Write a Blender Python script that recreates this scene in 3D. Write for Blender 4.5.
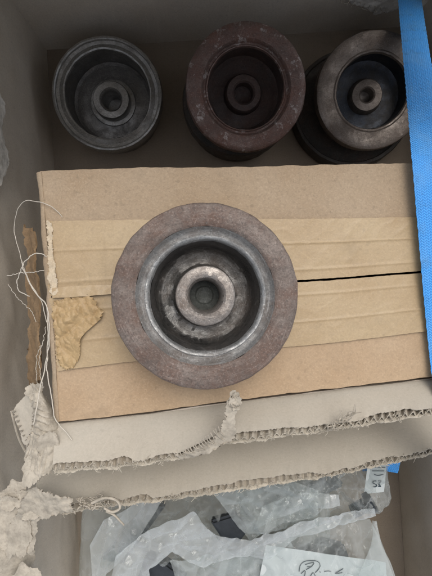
import bpy, bmesh, math, random
from mathutils import Vector, Matrix, noise

for o in list(bpy.data.objects):
    bpy.data.objects.remove(o)
S = bpy.context.scene
COL = S.collection
R = random.Random(7)
rad = math.radians

# ------------------------------------------------------------------ camera, sky, sun, exposure
F = 425.0                      # focal length in photograph pixels (432 wide)
ROLL = rad(3.7)
HC = 0.66                      # camera height over the floor of the carton
cam = bpy.data.cameras.new('camera')
cam.sensor_fit = 'HORIZONTAL'
cam.sensor_width = 36.0
cam.lens = 36.0 * F / 432.0
cam.clip_start = 0.01
cam.clip_end = 100
co = bpy.data.objects.new('camera', cam)
COL.objects.link(co)
co.location = (0, 0, HC)
co.rotation_euler = (0, 0, -ROLL)
S.camera = co

SUN_EL, SUN_AZ = 66.0, 62.0   # azimuth of the light's origin, degrees from +X towards +Y
w = bpy.data.worlds.new('World')
S.world = w
w.use_nodes = True
nt = w.node_tree
sky = nt.nodes.new('ShaderNodeTexSky')
sky.sky_type = 'NISHITA'
sky.sun_disc = False
sky.sun_elevation = rad(SUN_EL)
sky.sun_rotation = rad(90 - SUN_AZ)
sky.air_density = 1.0
sky.dust_density = 4.0
sky.ozone_density = 0.6
nt.nodes['Background'].inputs['Strength'].default_value = 0.15
hs = nt.nodes.new('ShaderNodeHueSaturation')      # thin cloud: paler than a clear sky
hs.inputs['Saturation'].default_value = 0.38
nt.links.new(sky.outputs[0], hs.inputs['Color'])
nt.links.new(hs.outputs[0], nt.nodes['Background'].inputs['Color'])
sl = bpy.data.lights.new('sun', 'SUN')
sl.energy = 0.7
sl.angle = rad(40)
sl.color = (1.0, 0.965, 0.92)
so = bpy.data.objects.new('sun', sl)
COL.objects.link(so)
d = Vector((math.cos(rad(SUN_AZ)) * math.cos(rad(SUN_EL)), math.sin(rad(SUN_AZ)) * math.cos(rad(SUN_EL)), math.sin(rad(SUN_EL))))
so.rotation_euler = d.to_track_quat('Z', 'Y').to_euler()
so.location = d * 3
S.view_settings.view_transform = 'Standard'
S.view_settings.look = 'None'
S.view_settings.gamma = 1
S.view_settings.use_curve_mapping = False
S.view_settings.exposure = 0.38

# ------------------------------------------------------------------ helpers
CR, SR = math.cos(ROLL), math.sin(ROLL)


def P(px, py, d):
    """measured photograph position + distance below the camera -> place in the carton"""
    xc = (px - 216) / F * d
    yc = (288 - py) / F * d
    return Vector((xc * CR + yc * SR, -xc * SR + yc * CR, HC - d))


def on_left(px, py, off=0.0065):
    q = P(px, py, 1.0)
    dd = -(0.2385 - off) / q.x
    return P(px, py, dd)


def on_back(px, py, off=0.0065):
    q = P(px, py, 1.0)
    return P(px, py, (0.386 - off) / q.y)


def tag(o, label=None, cat=None, group=None, kind=None):
    for k, v in (('label', label), ('category', cat), ('group', group), ('kind', kind)):
        if v:
            o[k] = v
    return o


def thing(name, label, cat, loc=(0, 0, 0), rot=(0, 0, 0), group=None):
    o = bpy.data.objects.new(name, None)
    o.empty_display_size = 0.02
    COL.objects.link(o)
    o.location = loc
    o.rotation_euler = rot
    return tag(o, label, cat, group)


def mesh(name, vs, fs, m, parent=None, smooth=None, uvs=None, base=None):
    """vertices are world positions unless base is (0,0,0); they are stored relative to the parent"""
    me = bpy.data.meshes.new(name)
    if base is None:
        base = Vector((0, 0, 0))
        p = parent
        while p is not None:
            base = base + Vector(p.location)
            p = p.parent
    vs = [tuple(Vector(v) - Vector(base)) for v in vs]
    me.from_pydata(vs, [], fs)
    me.materials.append(m)
    if uvs:
        ul = me.uv_layers.new(name='UVMap')
        for lp in me.loops:
            ul.data[lp.index].uv = uvs[lp.vertex_index]
    bm = bmesh.new()
    bm.from_mesh(me)
    bmesh.ops.recalc_face_normals(bm, faces=bm.faces)
    bm.to_mesh(me)
    bm.free()
    if smooth is not None:
        for p in me.polygons:
            p.use_smooth = True
        me.set_sharp_from_angle(angle=rad(smooth))
    o = bpy.data.objects.new(name, me)
    COL.objects.link(o)
    o.parent = parent
    return o


def fbm(x, y, z=0.0, oc=4):
    return noise.fractal(Vector((x, y, z)), 1.0, 2.0, oc)


def resample(pts, n):
    pts = [Vector(p) for p in pts]
    if len(pts) > 2:
        dense = []
        q = [2 * pts[0] - pts[1]] + pts + [2 * pts[-1] - pts[-2]]
        for i in range(1, len(q) - 2):
            for k in range(12):
                t = k / 12
                a, b, c, e = q[i - 1], q[i], q[i + 1], q[i + 2]
                dense.append(0.5 * ((2 * b) + (c - a) * t + (2 * a - 5 * b + 4 * c - e) * t * t + (3 * b - a - 3 * c + e) * t ** 3))
        dense.append(pts[-1])
    else:
        dense = pts
    L = [0.0]
    for a, b in zip(dense, dense[1:]):
        L.append(L[-1] + (b - a).length)
    out, j = [], 0
    for i in range(n + 1):
        s = L[-1] * i / n
        while j < len(L) - 2 and L[j + 1] < s:
            j += 1
        seg = L[j + 1] - L[j]
        out.append(dense[j].lerp(dense[j + 1], 0 if seg < 1e-12 else (s - L[j]) / seg))
    return out


def coons(B, T, nu, nv, Lf=None, Rt=None):
    """grid g[j][i] between curve B (v=0) and curve T (v=1)"""
    B, T = resample(B, nu), resample(T, nu)
    Lf = resample(Lf, nv) if Lf else resample([B[0], T[0]], nv)
    Rt = resample(Rt, nv) if Rt else resample([B[-1], T[-1]], nv)
    g = []
    for j in range(nv + 1):
        v = j / nv
        row = []
        for i in range(nu + 1):
            u = i / nu
            p = (1 - v) * B[i] + v * T[i] + (1 - u) * Lf[j] + u * Rt[j]
            p -= (1 - u) * (1 - v) * B[0] + u * (1 - v) * B[-1] + (1 - u) * v * T[0] + u * v * T[-1]
            row.append(p)
        g.append(row)
    return g


def gnormals(g):
    nv, nu = len(g), len(g[0])
    N = []
    for j in range(nv):
        r = []
        for i in range(nu):
            a = g[j][min(i + 1, nu - 1)] - g[j][max(i - 1, 0)]
            b = g[min(j + 1, nv - 1)][i] - g[max(j - 1, 0)][i]
            n = a.cross(b)
            if n.length < 1e-14:
                n = Vector((0, 0, 1))
            n.normalize()
            r.append(n)
        N.append(r)
    return N


def sheet_data(g, th, up=True):
    """solid sheet from a grid, thickness th below the surface"""
    N = gnormals(g)
    nv, nu = len(g), len(g[0])
    c = N[nv // 2][nu // 2]
    sgn = 1 if (c.z >= 0) == up else -1
    vs = [g[j][i] for j in range(nv) for i in range(nu)]
    vs += [g[j][i] - N[j][i] * th * sgn for j in range(nv) for i in range(nu)]
    o = nu * nv
    fs = []
    for j in range(nv - 1):
        for i in range(nu - 1):
            a = j * nu + i
            fs.append((a, a + 1, a + nu + 1, a + nu))
            fs.append((o + a, o + a + nu, o + a + nu + 1, o + a + 1))
    rim = [i for i in range(nu)] + [j * nu + nu - 1 for j in range(1, nv)] + \
          [(nv - 1) * nu + i for i in range(nu - 2, -1, -1)] + [j * nu for j in range(nv - 2, 0, -1)]
    for a, b in zip(rim, rim[1:] + rim[:1]):
        fs.append((b, a, a + o, b + o))
    uv = [(i / (nu - 1), j / (nv - 1)) for j in range(nv) for i in range(nu)] * 2
    return vs, fs, uv


def sheet(name, g, th, m, parent=None, smooth=50, up=True):
    vs, fs, uv = sheet_data(g, th, up)
    return mesh(name, vs, fs, m, parent, smooth, uv)


def rough(g, amp, sc, seed=0, dirv=None, oc=4):
    N = gnormals(g)
    for j, r in enumerate(g):
        for i, p in enumerate(r):
            n = fbm(p.x * sc + seed, p.y * sc, p.z * sc + seed * 1.7, oc)
            r[i] = p + (dirv or N[j][i]) * amp * n
    return g


def jag(pts, n, amp, sc, seed, dirv, bias=0.0):
    """resample a line and tear it: fractal offset along dirv"""
    q = resample(pts, n)
    dv = Vector(dirv).normalized()
    out = []
    for i, p in enumerate(q):
        a = fbm(p.x * sc + seed, p.y * sc + 3, seed, 5) + 0.5 * R.uniform(-1, 1) * 0.4
        out.append(p + dv * (amp * a + bias))
    return out


def jag_grid_edges(g, amp, sc, seed, edges='LRBT'):
    """pull the border vertices in and out along the sheet so that its outline is torn"""
    nv, nu = len(g), len(g[0])
    def mv(j, i, tj, ti):
        dv = (g[j][i] - g[tj][ti])
        if dv.length < 1e-9:
            return
        dv = dv.normalized()
        p = g[j][i]
        g[j][i] = p + dv * amp * (fbm(p.x * sc + seed, p.y * sc, p.z * sc, 4) + R.uniform(-.4, .4))
    for i in range(nu):
        if 'B' in edges: mv(0, i, 1, i)
        if 'T' in edges: mv(nv - 1, i, nv - 2, i)
    for j in range(nv):
        if 'L' in edges: mv(j, 0, j, 1)
        if 'R' in edges: mv(j, nu - 1, j, nu - 2)
    return g


def tube_data(pts, r, n=6, taper=0.0, off=0):
    pts = [Vector(p) for p in pts]
    vs, fs = [], []
    m = len(pts)
    for k, p in enumerate(pts):
        t = (pts[min(k + 1, m - 1)] - pts[max(k - 1, 0)])
        t = t.normalized() if t.length > 1e-12 else Vector((1, 0, 0))
        a = t.cross(Vector((0.13, 0.31, 1)))
        if a.length < 1e-5:
            a = t.cross(Vector((1, 0, 0)))
        a.normalize()
        b = t.cross(a)
        rr = r * (1 - taper * k / (m - 1))
        for q in range(n):
            ang = 2 * math.pi * q / n
            vs.append(p + (a * math.cos(ang) + b * math.sin(ang)) * rr)
    for k in range(m - 1):
        for q in range(n):
            fs.append((off + k * n + q, off + k * n + (q + 1) % n, off + (k + 1) * n + (q + 1) % n, off + (k + 1) * n + q))
    fs.append(tuple(off + q for q in range(n))[::-1])
    fs.append(tuple(off + (m - 1) * n + q for q in range(n)))
    return vs, fs


def tube(name, pts, r, m, parent=None, n=8, res=None, taper=0.0):
    if res:
        pts = resample(pts, res)
    vs, fs = tube_data(pts, r, n, taper)
    return mesh(name, vs, fs, m, parent, 60)


def tubes(name, lines, m, parent=None, n=4):
    V, Fc = [], []
    for pts, r, tp in lines:
        vs, fs = tube_data(pts, r, n, tp, len(V))
        V += vs
        Fc += fs
    return mesh(name, V, Fc, m, parent, 60)


def box_data(c, sx, sy, sz, rot=None):
    vs = []
    for z in (-1, 1):
        for x, y in ((-1, -1), (1, -1), (1, 1), (-1, 1)):
            v = Vector((x * sx / 2, y * sy / 2, z * sz / 2))
            if rot:
                v = rot @ v
            vs.append(Vector(c) + v)
    fs = [(3, 2, 1, 0), (4, 5, 6, 7), (0, 1, 5, 4), (1, 2, 6, 5), (2, 3, 7, 6), (3, 0, 4, 7)]
    return vs, fs


def lathe(name, prof, m, parent, segs=128, wob=0.0, seed=0, close=False, smooth=32):
    """profile of (radius, z) in the thing's own space"""
    # refine long profile pieces so that the wobble can act
    pr = [prof[0]]
    for a, b in zip(prof, prof[1:]):
        L = math.hypot(b[0] - a[0], b[1] - a[1])
        k = max(1, int(L / 0.004))
        for q in range(1, k + 1):
            pr.append((a[0] + (b[0] - a[0]) * q / k, a[1] + (b[1] - a[1]) * q / k))
    vs, fs = [], []
    n = len(pr)
    for s in range(segs):
        th = 2 * math.pi * s / segs
        c, sn = math.cos(th), math.sin(th)
        for (r, z) in pr:
            dr = wob * fbm(c * r * 90 + seed, sn * r * 90, z * 90, 4)
            dz = wob * 0.7 * fbm(c * r * 110 + seed + 9, sn * r * 110, z * 90 + 5, 4)
            vs.append(((r + dr) * c, (r + dr) * sn, z + dz) if r > 1e-6 else (0, 0, z))
    for s in range(segs):
        t = (s + 1) % segs
        for k in range(n - 1):
            fs.append((s * n + k, t * n + k, t * n + k + 1, s * n + k + 1))
        if close:
            fs.append((s * n + n - 1, t * n + n - 1, t * n, s * n))
    me_o = mesh(name, vs, fs, m, None, None, base=(0, 0, 0))
    bm = bmesh.new()
    bm.from_mesh(me_o.data)
    bmesh.ops.remove_doubles(bm, verts=bm.verts, dist=1e-6)
    bmesh.ops.recalc_face_normals(bm, faces=bm.faces)
    bm.to_mesh(me_o.data)
    bm.free()
    for p in me_o.data.polygons:
        p.use_smooth = True
    me_o.data.set_sharp_from_angle(angle=rad(smooth))
    me_o.parent = parent
    return me_o


def crease(x, y, seed, n=9, sc=1.0):
    rr = random.Random(seed)
    h = 0
    for k in range(n):
        a = rr.uniform(0, math.pi)
        f = rr.uniform(14, 46) * sc
        ph = rr.uniform(0, 10)
        q = (x * math.cos(a) + y * math.sin(a)) * f + ph + 0.9 * noise.noise(Vector((x * 14 + k, y * 14, seed)))
        tri = abs((q % 2) - 1)
        h += tri * 9.0 / f / n
    return h


def crumple(x, y, seed, cell, aniso=1.7, ang=.5):
    a, b = x * math.cos(ang) + y * math.sin(ang), y * math.cos(ang) - x * math.sin(ang)
    dd = noise.voronoi(Vector((a / cell / aniso + seed, b / cell, seed * .37)), distance_metric='DISTANCE')[0]
    return (dd[1] - dd[0]) * cell


def poly(pts):
    out = []
    for a, b in zip(pts, pts[1:]):
        out += [a.lerp(b, k / 6) for k in range(6)]
    return out + [pts[-1]]


def flakes(name, spots, m, parent, seed):
    """thin torn plies of paper lying over each other: (centre, size, aspect, heading, tilt)"""
    rr = random.Random(seed)
    V, Fc = [], []
    for (c, size, asp, head, tilt_) in spots:
        M3 = Matrix.Rotation(head, 3, 'Z') @ Matrix.Rotation(tilt_, 3, 'X') @ Matrix.Rotation(rr.uniform(-.3, .3), 3, 'Y')
        n = 23
        sd = rr.uniform(0, 50)
        curl = rr.uniform(-1, 1) * 0.16
        g = []
        for j in range(n):
            row = []
            for i in range(n):
                a, b = i / (n - 1) * 2 - 1, j / (n - 1) * 2 - 1
                k = 1 + .30 * fbm(a * 1.2 + sd, b * 1.2, sd, 5) * max(abs(a), abs(b)) + (rr.uniform(-.05, .05) if max(abs(a), abs(b)) > .99 else 0)
                # squircle so that the outline is no rectangle
                q = Vector((a * math.sqrt(1 - b * b * .45) * size * k, b * math.sqrt(1 - a * a * .45) * size * asp * k, 0))
                q.z = size * (curl * a * a + .07 * fbm(a * 1.5 + sd, b * 1.5, 3, 2))
                row.append(Vector(c) + M3 @ q)
            g.append(row)
        vs, fs, _ = sheet_data(g, 0.0007)
        o = len(V)
        V += vs
        Fc += [tuple(q + o for q in f) for f in fs]
    return tag(mesh(name, V, Fc, MT[m], parent, 50), kind='stuff')


# ------------------------------------------------------------------ materials
class Mat:
    def __init__(s, name):
        s.m = bpy.data.materials.new(name)
        s.m.use_nodes = True
        s.t = s.m.node_tree
        s.b = s.t.nodes['Principled BSDF']
        s.tc = s.t.nodes.new('ShaderNodeTexCoord')
        s.co = s.tc.outputs['Object']

    def link(s, a, b):
        s.t.links.new(a, b)

    def map(s, scale=(1, 1, 1), rot=(0, 0, 0), src=None):
        n = s.t.nodes.new('ShaderNodeMapping')
        n.inputs['Scale'].default_value = scale
        n.inputs['Rotation'].default_value = rot
        s.link(src or s.co, n.inputs['Vector'])
        return n.outputs[0]

    def noise(s, scale, detail=4, rough=0.55, vec=None, dist=0.0):
        n = s.t.nodes.new('ShaderNodeTexNoise')
        n.inputs['Scale'].default_value = scale
        n.inputs['Detail'].default_value = detail
        n.inputs['Roughness'].default_value = rough
        n.inputs['Distortion'].default_value = dist
        s.link(vec or s.co, n.inputs['Vector'])
        return n.outputs[0]

    def wave(s, scale, vec=None, dist=0.0, dirn='X', dscale=2.0):
        n = s.t.nodes.new('ShaderNodeTexWave')
        n.bands_direction = dirn
        n.inputs['Scale'].default_value = scale
        n.inputs['Distortion'].default_value = dist
        n.inputs['Detail Scale'].default_value = dscale
        s.link(vec or s.co, n.inputs['Vector'])
        return n.outputs['Fac']

    def ramp(s, f, stops):
        n = s.t.nodes.new('ShaderNodeValToRGB')
        e = n.color_ramp.elements
        while len(e) < len(stops):
            e.new(0.5)
        for k, (p, c) in enumerate(stops):
            e[k].position = p
            e[k].color = (*c, 1) if isinstance(c, tuple) else (c, c, c, 1)
        s.link(f, n.inputs[0])
        return n.outputs[0]

    def mix(s, a, b, f, mode='MIX'):
        n = s.t.nodes.new('ShaderNodeMix')
        n.data_type = 'RGBA'
        n.blend_type = mode
        for k, v in ((6, a), (7, b), (0, f)):
            if isinstance(v, tuple):
                n.inputs[k].default_value = (*v, 1)
            elif isinstance(v, (int, float)):
                n.inputs[k].default_value = v
            else:
                s.link(v, n.inputs[k])
        return n.outputs[2]

    def math(s, op, a, b=0.0):
        n = s.t.nodes.new('ShaderNodeMath')
        n.operation = op
        for k, v in ((0, a), (1, b)):
            if isinstance(v, (int, float)):
                n.inputs[k].default_value = v
            else:
                s.link(v, n.inputs[k])
        return n.outputs[0]

    def bump(s, h, dist=0.0005, strength=1.0):
        n = s.t.nodes.new('ShaderNodeBump')
        n.inputs['Distance'].default_value = dist
        n.inputs['Strength'].default_value = strength
        s.link(h, n.inputs['Height'])
        s.link(n.outputs[0], s.b.inputs['Normal'])

    def set(s, color=None, rough=None, metal=None, spec=None):
        for k, v in (('Base Color', color), ('Roughness', rough), ('Metallic', metal), ('Specular IOR Level', spec)):
            if v is None:
                continue
            if isinstance(v, tuple):
                s.b.inputs[k].default_value = (*v, 1)
            elif isinstance(v, (int, float)):
                s.b.inputs[k].default_value = v
            else:
                s.link(v, s.b.inputs[k])
        return s.m


def cardboard(name, c, stain=0.25, fleck=0.22, rib=0.0, rough=0.85, bumpd=0.00025, tint=(0.62, 0.5, 0.38)):
    M = Mat(name)
    big = M.ramp(M.noise(14, 5, 0.6), [(0.32, 0.0), (0.72, 1.0)])
    fine = M.noise(420, 3, 0.7)
    fib = M.noise(240, 3, 0.6, M.map((2.6, 3.0, 3.0), (0, 0, .6)))
    spots = M.ramp(M.noise(150, 2, 0.5), [(0.66, 0.0), (0.74, 1.0)])
    dk = tuple(x * t ** 0.5 for x, t in zip(c, tint))
    col = M.mix(c, dk, M.math('MULTIPLY', big, stain * 2))
    col = M.mix(col, tuple(x * 0.62 for x in c), M.math('MULTIPLY', M.ramp(fine, [(0.45, 0.0), (0.75, 1.0)]), fleck * 1.6))
    col = M.mix(col, tuple(min(1, x * 1.28) for x in c), M.math('MULTIPLY', M.ramp(fib, [(0.5, 0.0), (0.72, 1.0)]), fleck * 1.4))
    col = M.mix(col, tuple(x * 0.5 for x in c), M.math('MULTIPLY', spots, fleck))
    for ang in (0.3, 1.4, 2.3):
        sf = M.ramp(M.noise(1.0, 2, 0.5, M.map((420, 16, 16), (0, 0, 0), M.map((1, 1, 1), (0.2, 0.3, ang))), 0.2), [(0.69, 0.0), (0.73, 1.0)])
        col = M.mix(col, tuple(min(1, x * 1.35) for x in c), M.math('MULTIPLY', sf, 0.13))
    gr = M.ramp(M.noise(31, 6, 0.7, None, 0.6), [(0.56, 0.0), (0.72, 1.0)])
    col = M.mix(col, tuple(x * 0.62 for x in c), M.math('MULTIPLY', gr, stain * 0.9))
    h = M.math('ADD', M.math('MULTIPLY', fine, 0.5), M.math('MULTIPLY', M.noise(60, 4, 0.6), 1.1))
    if rib:
        wv = M.wave(22.0, M.map((1, 1, 1)), 0.6, 'X')
        h = M.math('ADD', h, M.math('MULTIPLY', wv, rib))
        col = M.mix(col, tuple(x * 0.86 for x in c), M.math('MULTIPLY', wv, rib * 0.5))
    M.bump(h, bumpd)
    return M.set(col, rough, 0.0, 0.25)


def pulp(name, c):
    M = Mat(name)
    n1 = M.noise(90, 6, 0.7)
    n2 = M.noise(380, 4, 0.7)
    col = M.mix(tuple(x * 0.74 for x in c), tuple(min(1, x * 1.1) for x in c), M.ramp(n1, [(0.35, 0.0), (0.6, 1.0)]))
    col = M.mix(col, tuple(x * 0.5 for x in c), M.ramp(n2, [(0.55, 0.0), (0.8, 0.7)]))
    M.bump(M.math('ADD', n1, M.math('MULTIPLY', n2, 0.6)), 0.0004)
    return M.set(col, 0.95, 0.0, 0.1)


def metal(name, base, rust, amount=0.5, rough=0.5, met=0.6, flake=None, turn=0.5, pit=0.6, bumpd=0.0003, speck=0.6):
    """turned, rusted casting: grain along the circles plus blotches of rust"""
    M = Mat(name)
    sx = M.t.nodes.new('ShaderNodeSeparateXYZ')
    M.link(M.co, sx.inputs[0])
    r = M.math('SQRT', M.math('ADD', M.math('MULTIPLY', sx.outputs[0], sx.outputs[0]), M.math('MULTIPLY', sx.outputs[1], sx.outputs[1])))
    th = M.math('ARCTAN2', sx.outputs[1], sx.outputs[0])
    cb = M.t.nodes.new('ShaderNodeCombineXYZ')
    M.link(M.math('MULTIPLY', r, 900.0), cb.inputs[0])
    M.link(M.math('MULTIPLY', th, 3.0), cb.inputs[1])
    M.link(M.math('MULTIPLY', sx.outputs[2], 500.0), cb.inputs[2])
    circ = M.noise(1.0, 4, 0.6, cb.outputs[0])
    blot = M.noise(38, 6, 0.68)
    fine = M.noise(330, 4, 0.7)
    med = M.noise(120, 5, 0.7)
    f = M.ramp(M.math('ADD', M.math('MULTIPLY', blot, 0.7), M.math('MULTIPLY', med, 0.3)), [(0.62 - amount * 0.38, 0.0), (0.74 - amount * 0.3, 1.0)])
    col = M.mix(base, rust, f)
    col = M.mix(col, tuple(x * 0.45 for x in base), M.math('MULTIPLY', M.ramp(fine, [(0.5, 0.0), (0.72, 1.0)]), pit))
    col = M.mix(col, tuple(min(1, x * 1.7 + 0.03) for x in base), M.math('MULTIPLY', M.ramp(circ, [(0.52, 0.0), (0.75, 1.0)]), turn))
    sp = M.noise(620, 3, 0.75)
    col = M.mix(col, tuple(min(1, x * 1.9 + 0.02) for x in base), M.math('MULTIPLY', M.ramp(sp, [(0.56, 0.0), (0.70, 1.0)]), speck))
    col = M.mix(col, tuple(x * 0.35 for x in rust), M.math('MULTIPLY', M.ramp(sp, [(0.30, 1.0), (0.44, 0.0)]), speck))
    gre = M.ramp(M.noise(24, 4, 0.6, M.map((1, 1.8, 1), (0, 0, .7)), 0.8), [(0.42, 0.0), (0.68, 1.0)])
    col = M.mix(col, tuple(x * 0.5 for x in base), M.math('MULTIPLY', gre, 0.55))
    for ang in (0.4, 1.9, 2.7):
        sc_ = M.ramp(M.noise(1.0, 2, 0.5, M.map((1100, 42, 42), (0, 0, 0), M.map((1, 1, 1), (0, 0, ang))), 0.3), [(0.69, 0.0), (0.72, 1.0)])
        col = M.mix(col, tuple(min(1, x * 1.8 + .03) for x in base), M.math('MULTIPLY', sc_, 0.3))
    if flake:
        fl = M.ramp(M.noise(85, 6, 0.75), [(0.57, 0.0), (0.64, 1.0)])
        col = M.mix(col, flake, M.math('MULTIPLY', fl, 0.75))
    h = M.math('ADD', M.math('ADD', M.math('MULTIPLY', circ, turn * 0.5), M.math('MULTIPLY', fine, 0.5)), M.math('MULTIPLY', med, 0.9))
    M.bump(h, bumpd)
    rg = M.ramp(f, [(0.0, rough), (1.0, min(1, rough + 0.25))])
    mt = M.ramp(f, [(0.0, met), (1.0, met * 0.35)])
    return M.set(col, rg, mt, 0.4)


def film(name, tint=(0.66, 0.69, 0.67), op=0.12, edge=0.42):
    M = Mat(name)
    tr = M.t.nodes.new('ShaderNodeBsdfTransparent')
    tr.inputs[0].default_value = (0.93, 0.95, 0.95, 1)
    mx = M.t.nodes.new('ShaderNodeMixShader')
    lw = M.t.nodes.new('ShaderNodeLayerWeight')
    lw.inputs['Blend'].default_value = 0.45
    cl = M.ramp(M.noise(22, 5, 0.65), [(0.35, 0.0), (0.7, 1.0)])
    fac = M.math('ADD', M.math('MULTIPLY', cl, op * 0.6), op * 0.62)
    fac = M.math('ADD', fac, M.math('MULTIPLY', lw.outputs['Facing'], edge))
    for scl, th_, am, ang in ((26, 0.03, 0.06, .4), (70, 0.035, 0.04, 1.7)):
        vo = M.t.nodes.new('ShaderNodeTexVoronoi')
        vo.feature = 'DISTANCE_TO_EDGE'
        vo.inputs['Scale'].default_value = scl
        M.link(M.map((1, .55, .3), (0, 0, 0), M.map((1, 1, 1), (0, 0, ang))), vo.inputs['Vector'])
        fac = M.math('ADD', fac, M.math('MULTIPLY', M.ramp(vo.outputs['Distance'], [(0.0, 1.0), (th_, 0.0)]), am))
    fac = M.math('MINIMUM', fac, 0.92)
    M.set(tint, 0.07, 0.0, 1.0)
    M.b.inputs['Transmission Weight'].default_value = 0.0
    M.bump(M.noise(160, 4, 0.6), 0.0004)
    out = M.t.nodes['Material Output']
    M.link(fac, mx.inputs[0])
    M.link(tr.outputs[0], mx.inputs[1])
    M.link(M.b.outputs[0], mx.inputs[2])
    M.link(mx.outputs[0], out.inputs['Surface'])
    return M.m


def plain(name, c, rough=0.6, var=0.25, sc=120, met=0.0, bumpd=0.0002, spec=0.4):
    M = Mat(name)
    n = M.noise(sc, 5, 0.65)
    col = M.mix(tuple(x * (1 - var) for x in c), tuple(min(1, x * (1 + var)) for x in c), n)
    M.bump(n, bumpd)
    return M.set(col, rough, met, spec)


def webbing(name):
    M = Mat(name)
    uv = M.tc.outputs['UV']
    sx = M.t.nodes.new('ShaderNodeSeparateXYZ')
    M.link(uv, sx.inputs[0])
    u, v = sx.outputs[0], sx.outputs[1]      # u along (metres), v across (metres)
    # herringbone: zigzag of v added to u
    z = M.math('PINGPONG', v, 0.0022)
    a = M.math('MULTIPLY', M.math('ADD', M.math('ADD', u, M.math('MULTIPLY', M.noise(60, 3, 0.6), 0.0022)), M.math('MULTIPLY', z, 0.9)), 2 * math.pi / 0.0025)
    tw = M.math('ADD', M.math('MULTIPLY', M.math('SINE', a), 0.5), 0.5)
    warp = M.math('ADD', M.math('MULTIPLY', M.math('SINE', M.math('MULTIPLY', v, 2 * math.pi / 0.0022)), 0.5), 0.5)
    h = M.math('ADD', M.math('MULTIPLY', tw, 0.8), M.math('MULTIPLY', warp, 0.3))
    n = M.noise(300, 3, 0.6)
    c = M.mix((0.022, 0.19, 0.58), (0.075, 0.39, 0.88), h)
    c = M.mix(c, (0.05, 0.26, 0.62), M.math('MULTIPLY', n, 0.35))
    c = M.mix(c, (0.16, 0.36, 0.60), M.math('MULTIPLY', M.ramp(M.noise(26, 5, 0.65), [(0.45, 0.0), (0.75, 1.0)]), 0.45))
    c = M.mix(c, (0.05, 0.17, 0.36), M.math('MULTIPLY', M.ramp(M.noise(70, 5, 0.7), [(0.54, 0.0), (0.72, 1.0)]), 0.6))
    M.bump(M.math('ADD', h, M.math('MULTIPLY', n, 0.2)), 0.0005)
    return M.set(c, 0.5, 0.0, 0.4)


MT = {}
MT['lid'] = cardboard('carton_kraft_grey', (0.37, 0.288, 0.20), 0.34, 0.36)
MT['lid_low'] = cardboard('carton_kraft_tan', (0.425, 0.315, 0.207), 0.36, 0.3)
MT['tape'] = cardboard('kraft_tape', (0.41, 0.31, 0.185), 0.42, 0.24, rough=0.32, bumpd=0.00035)
MT['tape_old'] = cardboard('kraft_tape_torn', (0.42, 0.30, 0.155), 0.6, 0.3, rough=0.38, bumpd=0.0004)
MT['grey'] = cardboard('grey_liner', (0.46, 0.42, 0.35), 0.14, 0.16)
MT['flute'] = cardboard('flute_paper', (0.40, 0.36, 0.295), 0.3, 0.3)
MT['wall'] = cardboard('carton_wall', (0.60, 0.545, 0.465), 0.26, 0.3, rib=0.3)
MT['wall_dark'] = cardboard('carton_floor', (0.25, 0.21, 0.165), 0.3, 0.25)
MT['panel'] = cardboard('carton_panel', (0.54, 0.485, 0.41), 0.3, 0.25, rib=0.3)
for _k in ('tape', 'tape_old'):
    MT[_k].node_tree.nodes['Principled BSDF'].inputs['Specular IOR Level'].default_value = 0.38
    MT[_k].node_tree.nodes['Principled BSDF'].inputs['Roughness'].default_value = 0.42 if _k == 'tape' else 0.48
MT['tape_pale'] = cardboard('kraft_tape_bared', (0.56, 0.48, 0.36), 0.4, 0.3, rough=0.8, bumpd=0.0006)
MT['rust_flap'] = cardboard('reddish_kraft', (0.24, 0.165, 0.095), 0.5, 0.4)
MT['pulp'] = pulp('torn_pulp', (0.42, 0.375, 0.305))
MT['pulp_light'] = pulp('torn_pulp_pale', (0.50, 0.45, 0.365))
MT['ground'] = plain('concrete', (0.3, 0.29, 0.27), 0.9, 0.3, 9, bumpd=0.002)
MT['string'] = plain('twine_fibre', (0.52, 0.475, 0.40), 0.85, 0.3, 600)
MT['film'] = film('clear_plastic_film')
MT['film_milky'] = film('milky_plastic_film', (0.68, 0.70, 0.69), 0.21, 0.45)
MT['paper'] = plain('white_paper', (0.50, 0.53, 0.52), 0.8, 0.06, 60)
MT['ink'] = plain('dark_ink', (0.03, 0.05, 0.06), 0.6, 0.3)
MT['dark'] = plain('dark_steel', (0.045, 0.05, 0.056), 0.5, 0.5, 90, 0.5, 0.0005)
MT['strap'] = webbing('blue_webbing')
# pulleys
MT['rim'] = metal('rusty_rim', (0.170, 0.138, 0.118), (0.130, 0.082, 0.062), 0.55, 0.5, 0.3, turn=0.35, pit=0.9, bumpd=0.0006)
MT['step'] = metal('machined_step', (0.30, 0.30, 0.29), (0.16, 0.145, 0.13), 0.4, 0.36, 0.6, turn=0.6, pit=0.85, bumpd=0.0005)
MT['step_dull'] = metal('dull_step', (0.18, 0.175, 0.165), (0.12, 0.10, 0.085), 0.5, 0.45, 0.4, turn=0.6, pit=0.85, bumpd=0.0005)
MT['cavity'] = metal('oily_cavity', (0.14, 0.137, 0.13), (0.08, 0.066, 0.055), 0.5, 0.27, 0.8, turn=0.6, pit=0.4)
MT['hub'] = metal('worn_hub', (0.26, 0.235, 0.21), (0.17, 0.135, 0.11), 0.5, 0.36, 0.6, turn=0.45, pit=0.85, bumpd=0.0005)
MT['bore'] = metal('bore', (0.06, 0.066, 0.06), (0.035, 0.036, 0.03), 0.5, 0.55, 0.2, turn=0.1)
MT['grey_rim'] = metal('grey_cast_rim', (0.30, 0.295, 0.28), (0.19, 0.175, 0.155), 0.35, 0.38, 0.75, turn=0.3, pit=0.7)
MT['grey_web'] = metal('grey_cast_web', (0.20, 0.195, 0.185), (0.12, 0.11, 0.10), 0.4, 0.38, 0.75, turn=0.3, pit=0.7)
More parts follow.
